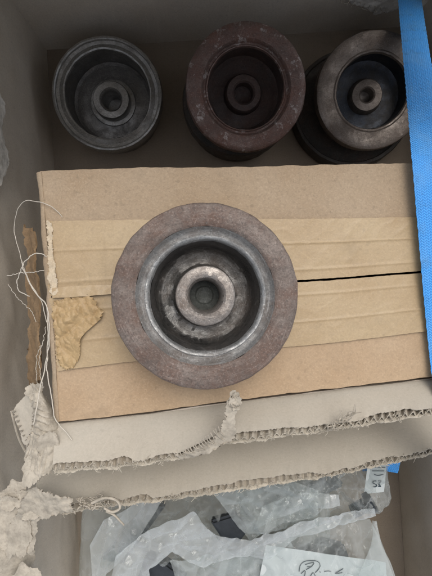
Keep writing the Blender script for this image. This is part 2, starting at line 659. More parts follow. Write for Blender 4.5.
MT['red_rim'] = metal('red_rust_rim', (0.17, 0.125, 0.11), (0.15, 0.08, 0.062), 0.6, 0.38, 0.5, flake=(0.42, 0.38, 0.36), turn=0.15, pit=0.7, bumpd=0.0007)
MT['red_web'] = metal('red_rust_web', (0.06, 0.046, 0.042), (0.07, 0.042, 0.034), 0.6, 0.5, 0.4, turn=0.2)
MT['brown_rim'] = metal('brown_cast_rim', (0.18, 0.155, 0.135), (0.14, 0.11, 0.09), 0.5, 0.38, 0.65, turn=0.2, pit=0.6)
MT['pulp_white'] = pulp('torn_pulp_white', (0.68, 0.65, 0.59))
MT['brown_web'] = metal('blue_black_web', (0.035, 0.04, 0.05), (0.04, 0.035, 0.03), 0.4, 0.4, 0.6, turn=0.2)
MT['black_iron'] = metal('black_iron', (0.06, 0.057, 0.052), (0.07, 0.05, 0.04), 0.5, 0.5, 0.4, turn=0.2)

# ------------------------------------------------------------------ ground and outer carton
gv = [(-4, -4, -0.006), (4, -4, -0.006), (4, 4, -0.006), (-4, 4, -0.006)]
tag(mesh('ground', gv, [(0, 1, 2, 3)], MT['ground']), kind='structure')

BF_V, BF_Z = 0.195, 0.395      # free edge of the added, unseen flap that shades the deep end
UL, UR, VB, VF = -0.2385, 0.318, 0.386, -0.585
outer = thing('outer_carton', 'large open cardboard carton with torn rim holding everything else', 'cardboard box', (0.04, -0.1, 0))


def wall(name, a, b, z0, z1, m, parent, th=0.006, amp=0.003, n=48, k=16, top=None, seed=1, inward=(0, 0, 1)):
    """upright board from a to b (floor points), slightly warped; top(s) gives its height"""
    a, b = Vector((*a, 0)), Vector((*b, 0))
    g = []
    for j in range(k + 1):
        row = []
        for i in range(n + 1):
            s = i / n
            h = (top(s) if top else z1)
            row.append(a.lerp(b, s) + Vector((0, 0, z0 + (h - z0) * j / k)))
        g.append(row)
    nn = (b - a).cross(Vector((0, 0, 1))).normalized()
    for j, r_ in enumerate(g):
        for i, p in enumerate(r_):
            fall = min(1, j / 4) * math.sin(math.pi * i / n) ** .5
            r_[i] = p + nn * fall * (amp * fbm(p.x * 7 + seed, p.y * 7, p.z * 9, 3) + .05 * crumple(p.x + p.y, p.z, seed, .075, 1.6, .4) + .04 * crumple(p.x + p.y, p.z, seed + 3, .04, 2.4, 1.2) - .002)
    vs = [p for r_ in g for p in r_]
    q = len(vs)
    vs += [p + nn * th for p in list(vs)]
    W = n + 1
    fs = []
    for j in range(k):
        for i in range(n):
            e = j * W + i
            fs += [(e, e + 1, e + W + 1, e + W), (q + e, q + e + W, q + e + W + 1, q + e + 1)]
    rim = list(range(W)) + [j * W + n for j in range(1, k + 1)] + [k * W + i for i in range(n - 1, -1, -1)] + [j * W for j in range(k - 1, 0, -1)]
    for e, f2 in zip(rim, rim[1:] + rim[:1]):
        fs.append((f2, e, e + q, f2 + q))
    return mesh(name, vs, fs, m, parent, 40)


# floor board
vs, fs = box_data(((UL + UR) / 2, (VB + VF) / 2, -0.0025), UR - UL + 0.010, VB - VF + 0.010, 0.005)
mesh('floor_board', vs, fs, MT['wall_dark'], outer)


def left_top(s):      # walking from the front corner to the back corner
    v = VF + (VB - VF) * s
    t = max(0, min(1, (v + 0.245) / 0.05))
    return 0.156 + 0.004 * fbm(v * 40, 2, 0, 4) + (0.226 - 0.156) * t


lw_ = wall('side_wall', (UL, VB), (UL, VF), 0, 0, MT['wall'], outer, top=lambda s: left_top(1 - s), n=200, k=50, seed=3)
wall('back_wall', (UR + .008, VB), (UL - .008, VB), 0, 0.40, MT['wall'], outer, top=lambda s: 0.36 - 0.13 * max(0, min(1, (0.05 - s) / 0.04)), seed=5, n=90)
wall('side_wall', (UR, VF), (UR, VB), 0, 0.20, MT['wall'], outer, seed=8, n=60)
wall('front_wall', (UL, VF), (UR, VF), 0, 0.155, MT['panel'], outer, seed=9, n=60)
# inner side panel of the front compartment, to the right
wall('inner_panel', (0.264, VF + 0.002), (0.264, -0.16), 0.001, 0.22, MT['panel'], outer, th=0.005, seed=12, top=lambda s: 0.175 + 0.004 * math.sin(s * 5))

# flap added on the back wall, out of view, to keep light off the deep end
def flap(name, a, b, c, e, m, seed):
    g = coons([a, b], [c, e], 60, 30)
    rough(g, 0.003, 8, seed)
    return sheet(name, g, 0.006, MT[m], outer, 40)


flap('shade_flap', Vector((UL - .004, VB + .004, .364)), Vector((0.30, VB + .004, .364)), Vector((UL - .004, BF_V, BF_Z)), Vector((0.285, BF_V, BF_Z)), 'wall', 4)

# torn rim of the low part of the left wall: delaminated pulp bent outwards
B_ = [P(33, 512, .502), P(31, 540, .502), P(33, 560, .503), P(35, 600, .504), P(40, 680, .506)]
T_ = [P(14, 506, .488), P(0, 520, .480), P(-4, 548, .478), P(-8, 600, .48), P(-14, 690, .482)]
g = coons(B_, T_, 110, 18)
for r_ in g:
    for i, p in enumerate(r_):
        r_[i] = p + Vector((0.006 * fbm(p.y * 45, 7, 1, 5), 0.004 * fbm(p.x * 45, p.y * 45, 1, 4), 0))
rough(g, 0.003, 30, 4)
rough(g, 0.0005, 220, 8)
jag_grid_edges(g, 0.004, 90, 2)
sheet('torn_rim', g, 0.0009, MT['pulp'], outer, 50)
rr_ = random.Random(4)
flakes('torn_plies', [(P(rr_.uniform(0, 28), rr_.uniform(520, 600), .479 - k * .0008), rr_.uniform(.012, .020), rr_.uniform(.9, 1.9), rr_.uniform(-.4, .4), rr_.uniform(-.12, .12)) for k in range(6)], 'pulp', outer, 5)
# patch of peeled liner high on the left wall
Rt_ = [on_left(x, y) for x, y in ((-2, 94), (2, 104), (3, 116), (1, 128), (3, 140), (6, 150), (7, 162), (5, 172), (0, 182), (-4, 190))]
Lf_ = [p + Vector((0, 0, 0.03)) for p in Rt_]
g = coons([Lf_[0], Rt_[0]], [Lf_[-1], Rt_[-1]], 34, 70, Lf_, Rt_)
for r_ in g:
    for i, p in enumerate(r_):
        p.x += 0.0016 * (fbm(p.y * 60, p.z * 60, 3) + .8)
jag_grid_edges(g, 0.003, 120, 5)
sheet('torn_liner', g, 0.001, MT['pulp_white'], outer, 70)
# torn bits of liner on the back wall, either side of the strap
for (pts_b, sd) in (([(345, -6), (352, 1), (360, 4), (368, 8), (376, 12), (390, 10), (398, 6)], 3), ([(410, 14), (418, 11), (425, 8), (434, 7), (448, 4)], 6)):
    Bq = [on_back(x, y) for x, y in pts_b]
    Tq = [p + Vector((0.002, 0, 0.034)) for p in Bq]
    g = coons(Bq, Tq, 60, 20)
    for r_ in g:
        for p in r_:
            p.y -= 0.0022 * (fbm(p.x * 60, p.z * 60, 3) + .8)
    jag_grid_edges(g, 0.0035, 140, sd)
    sheet('torn_liner', g, 0.0012, MT['pulp_white'], outer, 70)
ln = []
for k in range(10):
    x = 340 + k * 5
    a = on_back(x, -3 + k * 1.3, .012)
    ln.append(([a, a + Vector((R.uniform(-.004, .006), -0.003, -R.uniform(.003, .008))), a + Vector((R.uniform(-.006, .012), -0.004, -R.uniform(.006, .013)))], 0.0005, 0.6))
tag(tubes('torn_fibres', ln, MT['pulp'], outer), kind='stuff')

# ------------------------------------------------------------------ taped carton
def ld(px):
    return 0.39 / (1 - 0.066 * (px - 216) / F)


def lidp(px, py, up=0.0):
    return P(px, py, ld(px) - up)


CBL, CBR, CFL, CFR = (40, 170), (460, 162), (57, 423), (460, 373)
base = (lidp(*CBL) + lidp(*CBR) + lidp(*CFL) + lidp(*CFR)) / 4
carton = thing('taped_carton', 'closed tan carton with its lid seam sealed by split kraft tape', 'carton', (base.x, base.y, 0))
SEAM = [(50, 297), (100, 293), (160, 289), (220, 285), (300, 281), (340, 278.5), (380, 275), (420, 272), (460, 269)]


def warp_lid(g, seed, amp=0.0012):
    for r_ in g:
        for i, p in enumerate(r_):
            r_[i] = p + Vector((0, 0, amp * fbm(p.x * 9 + seed, p.y * 9, seed, 3) + 0.00018 * fbm(p.x * 120, p.y * 120, seed, 3)))
    return g


def sag(px):          # flaps dip a little along the seam right of the pulley
    return 0.0012


seam_up = [lidp(x, y - 1.1, -0.0012 + 0.0004 * math.sin(x)) for x, y in SEAM]
seam_dn = [lidp(x, y + 1.1, -0.0016 + 0.0004 * math.sin(x * 1.3)) for x, y in SEAM]
top_edge = [lidp(40, 171), lidp(80, 169.5), lidp(150, 167.6), lidp(220, 167.4), lidp(300, 165.6), lidp(380, 163.5), lidp(460, 162)]
bot_edge = [lidp(57, 422), lidp(100, 417.5), lidp(160, 410.5), lidp(220, 402), lidp(300, 392), lidp(380, 383), lidp(460, 373)]


def jagl(pts, n, amp, sc, seed):
    q = resample(pts, n)
    return [p + Vector((0, amp * fbm(p.x * sc, seed, 1, 4), 0.4 * amp * fbm(p.x * sc, seed, 8, 3))) for p in q]


g_up = coons(jagl(seam_up, 200, 0.0005, 90, 2), jagl(top_edge, 200, 0.0007, 60, 5), 200, 44)
warp_lid(g_up, 2)
sheet('lid_flap', g_up, 0.004, MT['lid'], carton)
g_dn = coons(jagl(bot_edge, 200, 0.0007, 60, 7), jagl(seam_dn, 200, 0.0005, 90, 4), 200, 44)
warp_lid(g_dn, 6)
# a long soft crease running across the lower flap
cr = [lidp(88, 412), lidp(112, 402), lidp(128, 384), lidp(146, 372)]
crs = resample(cr, 30)
for r_ in g_dn:
    for i, p in enumerate(r_):
        dd = min((p - q).length for q in crs)
        r_[i] = p + Vector((0, 0, 0.0011 * math.exp(-(dd / 0.0035) ** 2) - 0.0005 * math.exp(-((dd - .005) / 0.003) ** 2)))
sheet('lid_flap', g_dn, 0.004, MT['lid_low'], carton)


def drop(pts, inset=(0, 0, 0), z=0.001):
    up, dn = [], []
    for p in pts:
        q = Vector(p) + Vector(inset)
        up.append(q + Vector((0, 0, -0.0045)))
        dn.append(Vector((q.x, q.y, z)))
    return up, dn


for nm, line, ins, m in (('side_panel', [lidp(40, 171), lidp(48, 297), lidp(57, 422)], (0.004, 0, 0), 'wall'),
                         ('side_panel', [lidp(460, 162), lidp(460, 373)], (-0.004, 0, 0), 'lid'),
                         ('end_panel', top_edge, (0, -0.004, 0), 'lid'),
                         ('end_panel', bot_edge, (0, 0.005, 0), 'lid_low')):
    u_, d_ = drop(line, ins)
    g = coons(d_, u_, 40, 24)
    rough(g, 0.0012, 14, 3)
    sheet(nm, g, 0.004, MT[m], carton, 40)
# rounded fold along the left edge of the lid
L0 = [lidp(41, 172), lidp(46, 235), lidp(51, 300), lidp(55, 360), lidp(59, 421)]
g = []
nn_ = 90
L0r = resample(L0, nn_)
for j in range(9):
    a = rad(-8 + j * 14.5)
    row = []
    for i, p in enumerate(L0r):
        r0 = 0.0052 + 0.0012 * fbm(p.y * 50, 3, 3, 3)
        row.append(p + Vector((-math.sin(a) * r0 - 0.0002, 0, 0.0005 + (math.cos(a) - 1) * r0 * 1.2)))
    g.append(row)
rough(g, 0.0009, 70, 3)
sheet('edge_fold', g, 0.0008, MT['lid'], carton, 60)

# kraft tape, split along the seam
def tape(name, low, high, seed, m, ridges=(), lift=0.0009, nu=220, nv=70, torn='L'):
    g = coons(low, high, nu, nv)
    for j, r_ in enumerate(g):
        for i, p in enumerate(r_):
            wr = fbm(p.x * 60 + seed, p.y * 60, seed, 4)
            rg_ = 0.0
            for (rv, ra, rw) in ridges:
                dv_ = (j / nv - rv - .006 * fbm(p.x * 8, rv * 50, seed, 3)) / rw
                rg_ += ra * math.exp(-dv_ * dv_)
            w2 = max(0, 1 - abs(fbm(p.x * 26 + seed, p.y * 26, 5, 2)) * 7)
            hs = max(0, 1 - abs(fbm((p.x * .8 + p.y * .6) * 9 + seed, (p.y * .8 - p.x * .6) * 40, 9, 2)) * 10)
            r_[i] = p + Vector((0, 0, 0.00012 * wr + 0.00020 * w2 + 0.00014 * hs + 0.7 * rg_))
    jag_grid_edges(g, 0.0026, 110, seed, torn)
    jag_grid_edges(g, 0.0003, 160, seed + 3, 'BT')
    return sheet(name, g, 0.00035, MT[m], carton, 45)


up_ = 0.0016
tape('tape_strip', [lidp(x, y - 1.0, up_ - 0.0012) for x, y in SEAM],
     [lidp(47, 221, up_), lidp(120, 220, up_), lidp(220, 219, up_), lidp(330, 218.5, up_), lidp(460, 216, up_)], 3, 'tape', ((.60, .0009, .016), (.17, .0009, .022)))
tape('tape_strip', [lidp(58, 371, up_), lidp(120, 363, up_), lidp(220, 352.5, up_), lidp(330, 343, up_), lidp(460, 327, up_)],
     [lidp(x, y + 1.3, up_ - 0.0012) for x, y in SEAM], 11, 'tape', ((.38, .0009, .016), (.80, .0008, .018)))
# raised loose lip of the upper strip at the left, ending in a ragged hem
g = coons([lidp(52, 298, .0035), lidp(75, 297, .0046), lidp(100, 295, .0046), lidp(130, 293, .003)],
          [lidp(52, 288, .0026), lidp(75, 286, .0026), lidp(100, 285, .0024), lidp(130, 284, .002)], 60, 8)
rough(g, 0.001, 110, 4)
sheet('tape_lip', g, 0.0005, MT['tape'], carton, 50)
# torn left end of the upper strip, wrapping over the edge
g = coons([lidp(50, 293, .003), lidp(49, 270, .003), lidp(48, 250, .003), lidp(47, 221, .0026)],
          [lidp(59, 296, .0022), lidp(56, 272, .0022), lidp(53, 250, .0022), lidp(52, 223, .0022)], 60, 14)
rough(g, 0.0016, 120, 6)
jag_grid_edges(g, 0.002, 160, 6)
sheet('torn_tape_end', g, 0.0006, MT['tape_pale'], carton, 60)
# peeled, crumpled tape on the lower flap
g = coons([lidp(60, 366, 0.0025), lidp(66, 369, 0.0031), lidp(72, 368, 0.0034), lidp(80, 356, 0.0037)],
          [lidp(53, 300, 0.0025), lidp(66, 299, 0.0025), lidp(80, 296, 0.0030), lidp(86, 294, 0.0037)], 60, 70,
          [lidp(60, 366, 0.0025), lidp(55, 340, 0.0025), lidp(53, 300, 0.0025)],
          [lidp(80, 356, 0.0037), lidp(83, 336, 0.0034), lidp(101, 318, 0.0056), lidp(98, 306, 0.0056), lidp(86, 294, 0.0037)])
for r_ in g:
    for i, p in enumerate(r_):
        r_[i] = p + Vector((0, 0, 0.32 * crumple(p.x, p.y, 31, .016, 1.8, .9) + 0.40 * crumple(p.x, p.y, 37, .006, 1.5, 2.0) - .0008))
jag_grid_edges(g, 0.0030, 110, 3)
sheet('peeled_tape', g, 0.0004, MT['tape_old'], carton, 12)
# reddish brown side flap in the gap on the left
g = coons([P(31, 392, .46), P(36, 388, .44), P(40, 380, .405)], [P(22, 226, .43), P(27, 228, .425), P(36, 233, .405)], 20, 80,
          [P(31, 392, .46), P(27, 350, .435), P(29, 318, .43), P(24, 290, .435), P(26, 258, .432), P(22, 226, .43)])
rough(g, 0.0035, 45, 3)
rough(g, 0.0012, 200, 8)
jag_grid_edges(g, 0.0022, 120, 3, 'LTB')
sheet('side_flap', g, 0.002, MT['rust_flap'], carton, 50)

# ------------------------------------------------------------------ torn corrugated flaps in front
def corrugated(root, back, front, th, seed, wave=0.0072, tear=0.0032, panel=None, rim=None):
    n = 360
    Bk, Fr = resample(back, n), resample(front, n)
    nrm = []
    for i in range(n + 1):
        a = Bk[min(i + 1, n)] - Bk[max(i - 1, 0)]
        b = Fr[i] - Bk[i]
        c = a.cross(b)
        c = c if c.z > 0 else -c
        nrm.append(c.normalized())
    def edge(i, extra, sd, amp, sc):
        p = Fr[i]
        dv = (Fr[i] - Bk[i]).normalized()
        s = (p - Fr[0]).length
        a = fbm(s * sc, sd, seed, 5)
        if sd < 2.5:
            extra = extra * (0.15 + 1.25 * max(0.0, min(1.0, 0.55 + 2.4 * fbm(s * 19, seed * 3.3, 1, 3))))
        else:
            extra = extra + 0.0018 * fbm(s * 17, seed, 6, 3)
        return p + dv * (extra + amp * a + 0.0006 * R.uniform(-1, 1))
    def layer(name, extra, amp, sc, off, thick, m, k=14, z=lambda s: 0.0, start=0.0, sd=0.0):
        E = [edge(i, extra, sd, amp, sc) for i in range(n + 1)]
        g = []
        L = 0
        for j in range(k + 1):
            t = start + (1 - start) * (j / k) ** 0.7
            row = []
            for i in range(n + 1):
                s = (Fr[i] - Fr[0]).length
                q = Bk[i].lerp(E[i], t) - nrm[i] * (off + z(s))
                q = q + nrm[i] * (0.0012 * fbm(q.x * 16, q.y * 16, seed + off * 300, 3) + (t ** 6) * 0.0009 * fbm(s * 90, sd + 4, seed, 3))
                row.append(q)
            g.append(row)
        return sheet(name, g, thick, MT[m], root, 55)
    def crush(s):
        return max(0.0, min(1.0, 0.62 + 1.3 * fbm(s * 11, seed * 3.3, 1, 3)))
    layer('top_liner', -tear, 0.0022, 60, 0.0, 0.0006, 'grey', sd=1.0)
    amp = (th - 0.0012) / 2
    layer('fluting', -tear * 0.35, 0.0016, 120, 0.0009 + amp, 0.00035, 'flute', k=8, start=0.45, sd=2.0,
          z=lambda s: amp * (0.45 + 0.5 * crush(s)) * math.sin(2 * math.pi * s / wave + 1.6 * fbm(s * 22, seed, 2, 3)) + amp * 0.5 * (1 - crush(s)))
    layer('bottom_liner', 0.0004, 0.0024, 70, th - 0.0004, 0.0006, 'pulp_light', sd=3.0)
    # torn pulp fibres along the cut, and the bared rim of the fluting
    ln = []
    run = []
    for i in range(n + 1):
        s = (Fr[i] - Fr[0]).length
        zz = amp * (0.45 + 0.5 * crush(s)) * math.sin(2 * math.pi * s / wave + 1.6 * fbm(s * 22, seed, 2, 3)) + amp * 0.5 * (1 - crush(s))
        run.append(edge(i, -tear * .35 + .0004, 2.0, .0016, 120) - nrm[i] * (0.0009 + amp + zz))
        if len(run) > R.randrange(14, 40):
            ln.append((run, R.uniform(.00022, .00042), 0))
            run = [run[-1]]
    for k in range(300):
        i = R.randrange(2, n - 2)
        e = edge(i, R.uniform(-tear, 0.001), 3.0, 0.0015, 80) - nrm[i] * R.choice((0.0, th * 0.95, th * 0.95, th * 0.5))
        dv = (Fr[i] - Bk[i]).normalized()
        al = (Fr[i + 1] - Fr[i - 1]).normalized()
        l = R.uniform(.0015, .0045)
        q1 = e + dv * l * 0.5 + al * R.uniform(-1, 1) * l * .6 + nrm[i] * R.uniform(-.6, .6) * l
        q2 = q1 + dv * l * R.uniform(-.1, .6) + al * R.uniform(-1, 1) * l * .8 + nrm[i] * R.uniform(-.5, .9) * l
        ln.append(([e - dv * .001, e, q1, q2], R.uniform(.00018, .00042), .5))
    tag(tubes('torn_fibres', ln, MT['pulp_light'], root), kind='stuff')
    if panel:
        up = [p - nrm[0] * 0.0 + Vector((0, 0.0004, -0.0012)) for p in resample(back, 60)]
        dn = [Vector((p.x, p.y, 0.002)) for p in up]
        g = coons(dn, up, 60, 20)
        rough(g, 0.001, 20, 3)
        sheet('upright_panel', g, 0.003, MT['panel'], root, 40)
    return Bk, Fr, nrm


upper = thing('torn_flap', 'upper torn grey corrugated flap against the front of the taped carton', 'cardboard flap',
              (P(240, 440, .4).x, P(240, 440, .4).y, 0), group='torn grey corrugated flaps')
ub = [lidp(56, 424.5, -.006), lidp(100, 420, -.006), lidp(160, 413, -.006), lidp(220, 404.5, -.006), lidp(300, 394.5, -.006), lidp(380, 385.5, -.006), lidp(460, 375.5, -.006)]
UFD = .358
uf = [P(52, 470, UFD), P(80, 467, UFD), P(110, 465, UFD), P(160, 457, UFD), P(190, 450, UFD), P(212, 440, UFD + .001), P(240, 437, UFD + .003), P(300, 430, UFD + .006),
      P(350, 422, UFD + .01), P(400, 414, UFD + .014), P(460, 404, UFD + .019)]
corrugated(upper, ub, uf, 0.0064, 2, panel=True, tear=.0034)
lower = thing('torn_flap', 'lower torn grey corrugated flap overhanging the plastic bags', 'cardboard flap',
              (P(240, 470, .43).x, P(240, 470, .43).y, 0), group='torn grey corrugated flaps')
lb = [P(44, 451, .464), P(100, 447, .464), P(160, 440, .464), P(220, 432, .466), P(300, 422, .471), P(380, 413, .476), P(470, 402, .482)]
LFD = .412
lf = [P(30, 510, LFD), P(60, 511, LFD), P(90, 506, LFD), P(120, 502, LFD), P(160, 497, LFD), P(220, 489, LFD + .002), P(280, 480, LFD + .004), P(330, 472.5, LFD + .007),
      P(380, 462, LFD + .011), P(432, 449, LFD + .015), P(480, 441, LFD + .019)]
corrugated(lower, lb, lf, 0.0064, 9, panel=True, tear=.0034)

# peeled curl standing up from the upper flap, with a knob at its tip
g = coons([P(176, 455, 0.357), P(196, 449, 0.355), P(212, 440, 0.353), P(222, 426, 0.349), P(226, 412, 0.346), P(228, 402, 0.344), P(231, 398, 0.343)],
          [P(182, 459, 0.359), P(202, 454, 0.358), P(222, 446, 0.356), P(235, 434, 0.353), P(235, 418, 0.349), P(240, 404, 0.346), P(238, 397, 0.345)], 90, 14)
rough(g, 0.0016, 60, 4)
rough(g, 0.0004, 260, 6)
jag_grid_edges(g, 0.002, 180, 3)
sheet('peeled_curl', g, 0.0014, MT['pulp'], upper, 70)
ln = []
for k in range(16):
    t = k / 15
    a = P(180 + 38 * t, 452 - 26 * t ** 1.3, .3555 - .005 * t)
    b = P(186 + 40 * t, 456 - 18 * t ** 1.3, .3575 - .004 * t)
    ln.append(([a, a.lerp(b, .5) + Vector((R.uniform(-.002, .002), 0, .002)), b + Vector((R.uniform(-.003, .003), 0, 0))], .0005, .3))
for (cx_, cy_, dd, k0) in ((341, 416, .3635, 9), (332, 424, .3655, 8), (348, 410, .3645, 6)):
    for k in range(k0):
        a = P(cx_ + R.uniform(-5, 5), cy_ + 6, dd)
        ln.append(([a, a + Vector((R.uniform(-.002, .006), R.uniform(0, .006), .003)), a + Vector((R.uniform(0, .009), R.uniform(.002, .011), R.uniform(.002, .006)))], R.uniform(.0004, .0009), .6))
tag(tubes('torn_shreds', ln, MT['pulp'], upper), kind='stuff')
# frayed roll on the lower flap
ln = []
for k in range(46):
    t = R.random()
    a = P(72 + 34 * t + R.uniform(-4, 4), 504 - 5 * t + R.uniform(-5, 5), .407)
    q = [a]
    for s_ in range(4):
        q.append(q[-1] + Vector((R.uniform(-.003, .0045), R.uniform(-.003, .002), R.uniform(-.0015, .002))))
    ln.append((q, R.uniform(.0005, .0011), .4))
ln.append((resample([P(92, 503, 0.389), P(104, 498, 0.385), P(116, 500, 0.385), P(120, 508, 0.386), P(112, 512, 0.387), P(104, 508, 0.387)], 24), .0016, .2))
ln.append((resample([P(106, 511, 0.387), P(114, 515, 0.388), P(121, 522, 0.390), P(124, 525, 0.391)], 14), .0013, .3))
tag(tubes('torn_shreds', ln, MT['pulp'], lower, 6), kind='stuff')
# lump of torn pulp at the lower flap's left end
def lump(name, c, rx, ry, rz, seed, parent, m='pulp', amp=.35, sub=4, sc=1.6):
    bm = bmesh.new()
    bmesh.ops.create_icosphere(bm, subdivisions=sub, radius=1)
    vs = []
    for v in bm.verts:
        n = v.co.normalized()
        k = 1 + amp * fbm(n.x * sc + seed, n.y * sc, n.z * sc, 5) + 0.10 * fbm(n.x * 6, n.y * 6 + seed, n.z * 6, 3)
        vs.append(Vector(c) + Vector((n.x * rx * k, n.y * ry * k, n.z * rz * k)))
    fs = [tuple(v.index for v in f.verts) for f in bm.faces]
    bm.free()
    return mesh(name, vs, fs, MT[m], parent, 60)


rr_ = random.Random(9)
flakes('torn_plies', [(P(11 + rr_.uniform(-6, 6), 499 + rr_.uniform(-8, 8), .412 - k * .0006), rr_.uniform(.008, .013), rr_.uniform(.7, 1.2), rr_.uniform(0, 3), rr_.uniform(-.25, .25)) for k in range(4)]
       + [(P(30 + rr_.uniform(-10, 16), 507 + rr_.uniform(-10, 8), .408 - k * .0007), rr_.uniform(.007, .012), rr_.uniform(.35, .8), rr_.uniform(-.6, .6), rr_.uniform(-.35, .35)) for k in range(6)], 'pulp', lower, 5)
flakes('torn_tip', [(P(234 + rr_.uniform(-2, 3), 402 + rr_.uniform(-5, 4), .346 - k * .0005), rr_.uniform(.0028, .005), rr_.uniform(.8, 1.6), rr_.uniform(0, 3), rr_.uniform(-.5, .5)) for k in range(7)], 'pulp', upper, 8)
g = coons([P(14, 520, .412), P(30, 522, .41), P(50, 517, .404), P(72, 511, .398)], [P(26, 492, .398), P(36, 488, .396), P(44, 490, .394), P(70, 500, .392)], 60, 24)
rough(g, 0.0035, 45, 3)
rough(g, 0.0006, 220, 5)
jag_grid_edges(g, 0.003, 150, 3)
sheet('torn_shred', g, 0.0009, MT['pulp'], lower, 70)

# crumpled corner of the upper flap by the left wall: ribs of bared fluting
g = coons([P(24, 458, .378), P(36, 468, .376), P(50, 472, .376), P(62, 458, .38)],
          [P(29, 392, .400), P(33, 383, .398), P(42, 386, .396), P(47, 398, .396)], 60, 120,
          [P(24, 458, .378), P(29, 440, .38), P(34, 420, .386), P(33, 405, .392), P(29, 392, .400)],
          [P(62, 458, .38), P(65, 440, .382), P(60, 428, .386), P(54, 412, .39), P(47, 398, .396)])
N_ = gnormals(g)
for j, r_ in enumerate(g):
    v = j / 120
    for i, p in enumerate(r_):
        u = i / 60
        a = 0.0016 * math.exp(-((v - .56) / .24) ** 4)
        rib = abs(math.sin(v * math.pi * 13 + 0.6 * math.sin(u * 4) + 0.8 * fbm(u * 3, v * 3, 2, 2)))
        dome = math.sin(math.pi * min(1, max(0, u))) * 0.006
        r_[i] = p + Vector((0, 0, a * rib * 1.6 + dome + 0.002 * fbm(u * 3, v * 6, 4, 4) + (1 - v) ** 2 * 0.0022 * abs(fbm(u * 9, v * 2, 7, 3)) * 2))
rough(g, 0.0003, 300, 5)
jag_grid_edges(g, 0.0026, 150, 3)
sheet('crumpled_corner', g, 0.0012, MT['pulp'], upper, 50)
flakes('torn_plies', [(P(rr_.uniform(28, 58), rr_.uniform(440, 468), .373 - k * .0005), rr_.uniform(.006, .009), rr_.uniform(1.2, 2.2), rr_.uniform(-.3, .3), rr_.uniform(-.2, .2)) for k in range(4)]
       + [(P(rr_.uniform(30, 44), rr_.uniform(386, 404), .390 - k * .0005), rr_.uniform(.004, .006), rr_.uniform(.8, 1.6), rr_.uniform(0, 3), rr_.uniform(-.3, .3)) for k in range(3)], 'pulp', upper, 6)
# folded-out side piece with open flute holes on its edge
g = coons([P(28, 450, .392), P(32, 446, .39), P(38, 440, .387)], [P(26, 394, .402), P(30, 392, .40), P(35, 394, .396)], 30, 50,
          [P(28, 450, .392), P(20, 432, .398), P(13, 411, .402), P(26, 394, .402)])
rough(g, 0.0014, 60, 8)
jag_grid_edges(g, 0.0016, 120, 5, 'LB')
sheet('folded_side', g, 0.0012, MT['grey'], upper, 60)
g = coons([P(27, 453, .396), P(19, 436, .401), P(12, 411, .405)], [P(29, 450, .391), P(21, 432, .397), P(14, 411, .401)], 60, 6)
ln = []
for k in range(9):
    t = k / 8
    a = P(12 + 16 * t, 411 + 40 * t, .404 - .010 * t)
    b = P(15 + 15 * t, 411 + 38 * t, .399 - .009 * t)
    c_ = P(12 + 16 * (t + .06), 411 + 40 * (t + .06), .404 - .010 * t)
    ln.append(([a, b, c_], .0007, 0))
ln.append((resample([P(11, 411, .406), P(18, 437, .402), P(27, 455, .397)], 20), .0008, 0))
tag(tubes('bared_fluting', ln, MT['pulp'], upper), kind='stuff')

# ------------------------------------------------------------------ pulleys
GR = [(0.0700, .012), (.0735, .015), (.0700, .018), (.0735, .021), (.0700, .024), (.0735, .027), (.0700, .030), (.0735, .033), (.0745, .036)]
tilt = math.atan(0.066)
pc = P(206, 296, .3405)
rn = Vector((math.sin(tilt) * CR, -math.sin(tilt) * SR, math.cos(tilt)))
hb = 0.0480
pulley = thing('pulley', 'rusty steel belt pulley standing alone on the taped carton lid', 'pulley', pc - rn * hb)
pulley.rotation_euler = Vector((0, 0, 1)).rotation_difference(rn).to_euler()
lathe('rim', [(.0640, .0), (.0690, .0), (.0705, .002), (.0700, .008)] + GR + [(.0750, .038), (.0754, .040), (.0754, .0455), (.0748, .0472), (.0735, .0480),
      (.0660, .0481), (.0590, .0479), (.0575, .0474), (.0562, .0464)], MT['rim'], pulley, 200, 0.00055, 3)
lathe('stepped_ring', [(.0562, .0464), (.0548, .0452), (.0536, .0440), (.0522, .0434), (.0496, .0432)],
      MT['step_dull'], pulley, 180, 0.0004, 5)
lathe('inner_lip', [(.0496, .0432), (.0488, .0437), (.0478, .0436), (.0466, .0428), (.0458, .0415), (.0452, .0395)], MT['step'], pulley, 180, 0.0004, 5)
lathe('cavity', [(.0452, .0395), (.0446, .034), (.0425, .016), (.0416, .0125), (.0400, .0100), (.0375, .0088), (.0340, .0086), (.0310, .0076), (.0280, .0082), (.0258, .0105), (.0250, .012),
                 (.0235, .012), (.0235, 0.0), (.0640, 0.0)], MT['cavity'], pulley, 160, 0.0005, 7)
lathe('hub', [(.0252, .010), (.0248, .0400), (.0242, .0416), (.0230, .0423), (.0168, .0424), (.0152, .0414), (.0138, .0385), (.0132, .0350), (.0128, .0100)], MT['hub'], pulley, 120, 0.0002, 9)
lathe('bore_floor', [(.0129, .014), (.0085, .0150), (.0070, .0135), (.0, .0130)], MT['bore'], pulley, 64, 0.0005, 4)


def back_pulley(label, px, py, d, Rr, th, rot, rim_p, web_p, hub_p, mats, seed, shift=(0, 0)):
    c = P(px, py, d)
    rm = Matrix.Rotation(rot[2], 3, 'Z') @ Matrix.Rotation(rot[1], 3, 'Y') @ Matrix.Rotation(rot[0], 3, 'X')
    n = rm @ Vector((0, 0, 1))
    t = thing('pulley', label, 'pulley', c - n * th, rm.to_euler(), 'pulleys at the bottom of the carton')
    lathe('rim', [(r * Rr, th + z) for r, z in rim_p], MT[mats[0]], t, 140, 0.0005, seed)
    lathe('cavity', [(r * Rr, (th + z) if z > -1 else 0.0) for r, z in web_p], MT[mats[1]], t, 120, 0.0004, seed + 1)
    lathe('hub', [(r * Rr, th + z) for r, z in hub_p], MT[mats[2]], t, 90, 0.0003, seed + 2)
    return t


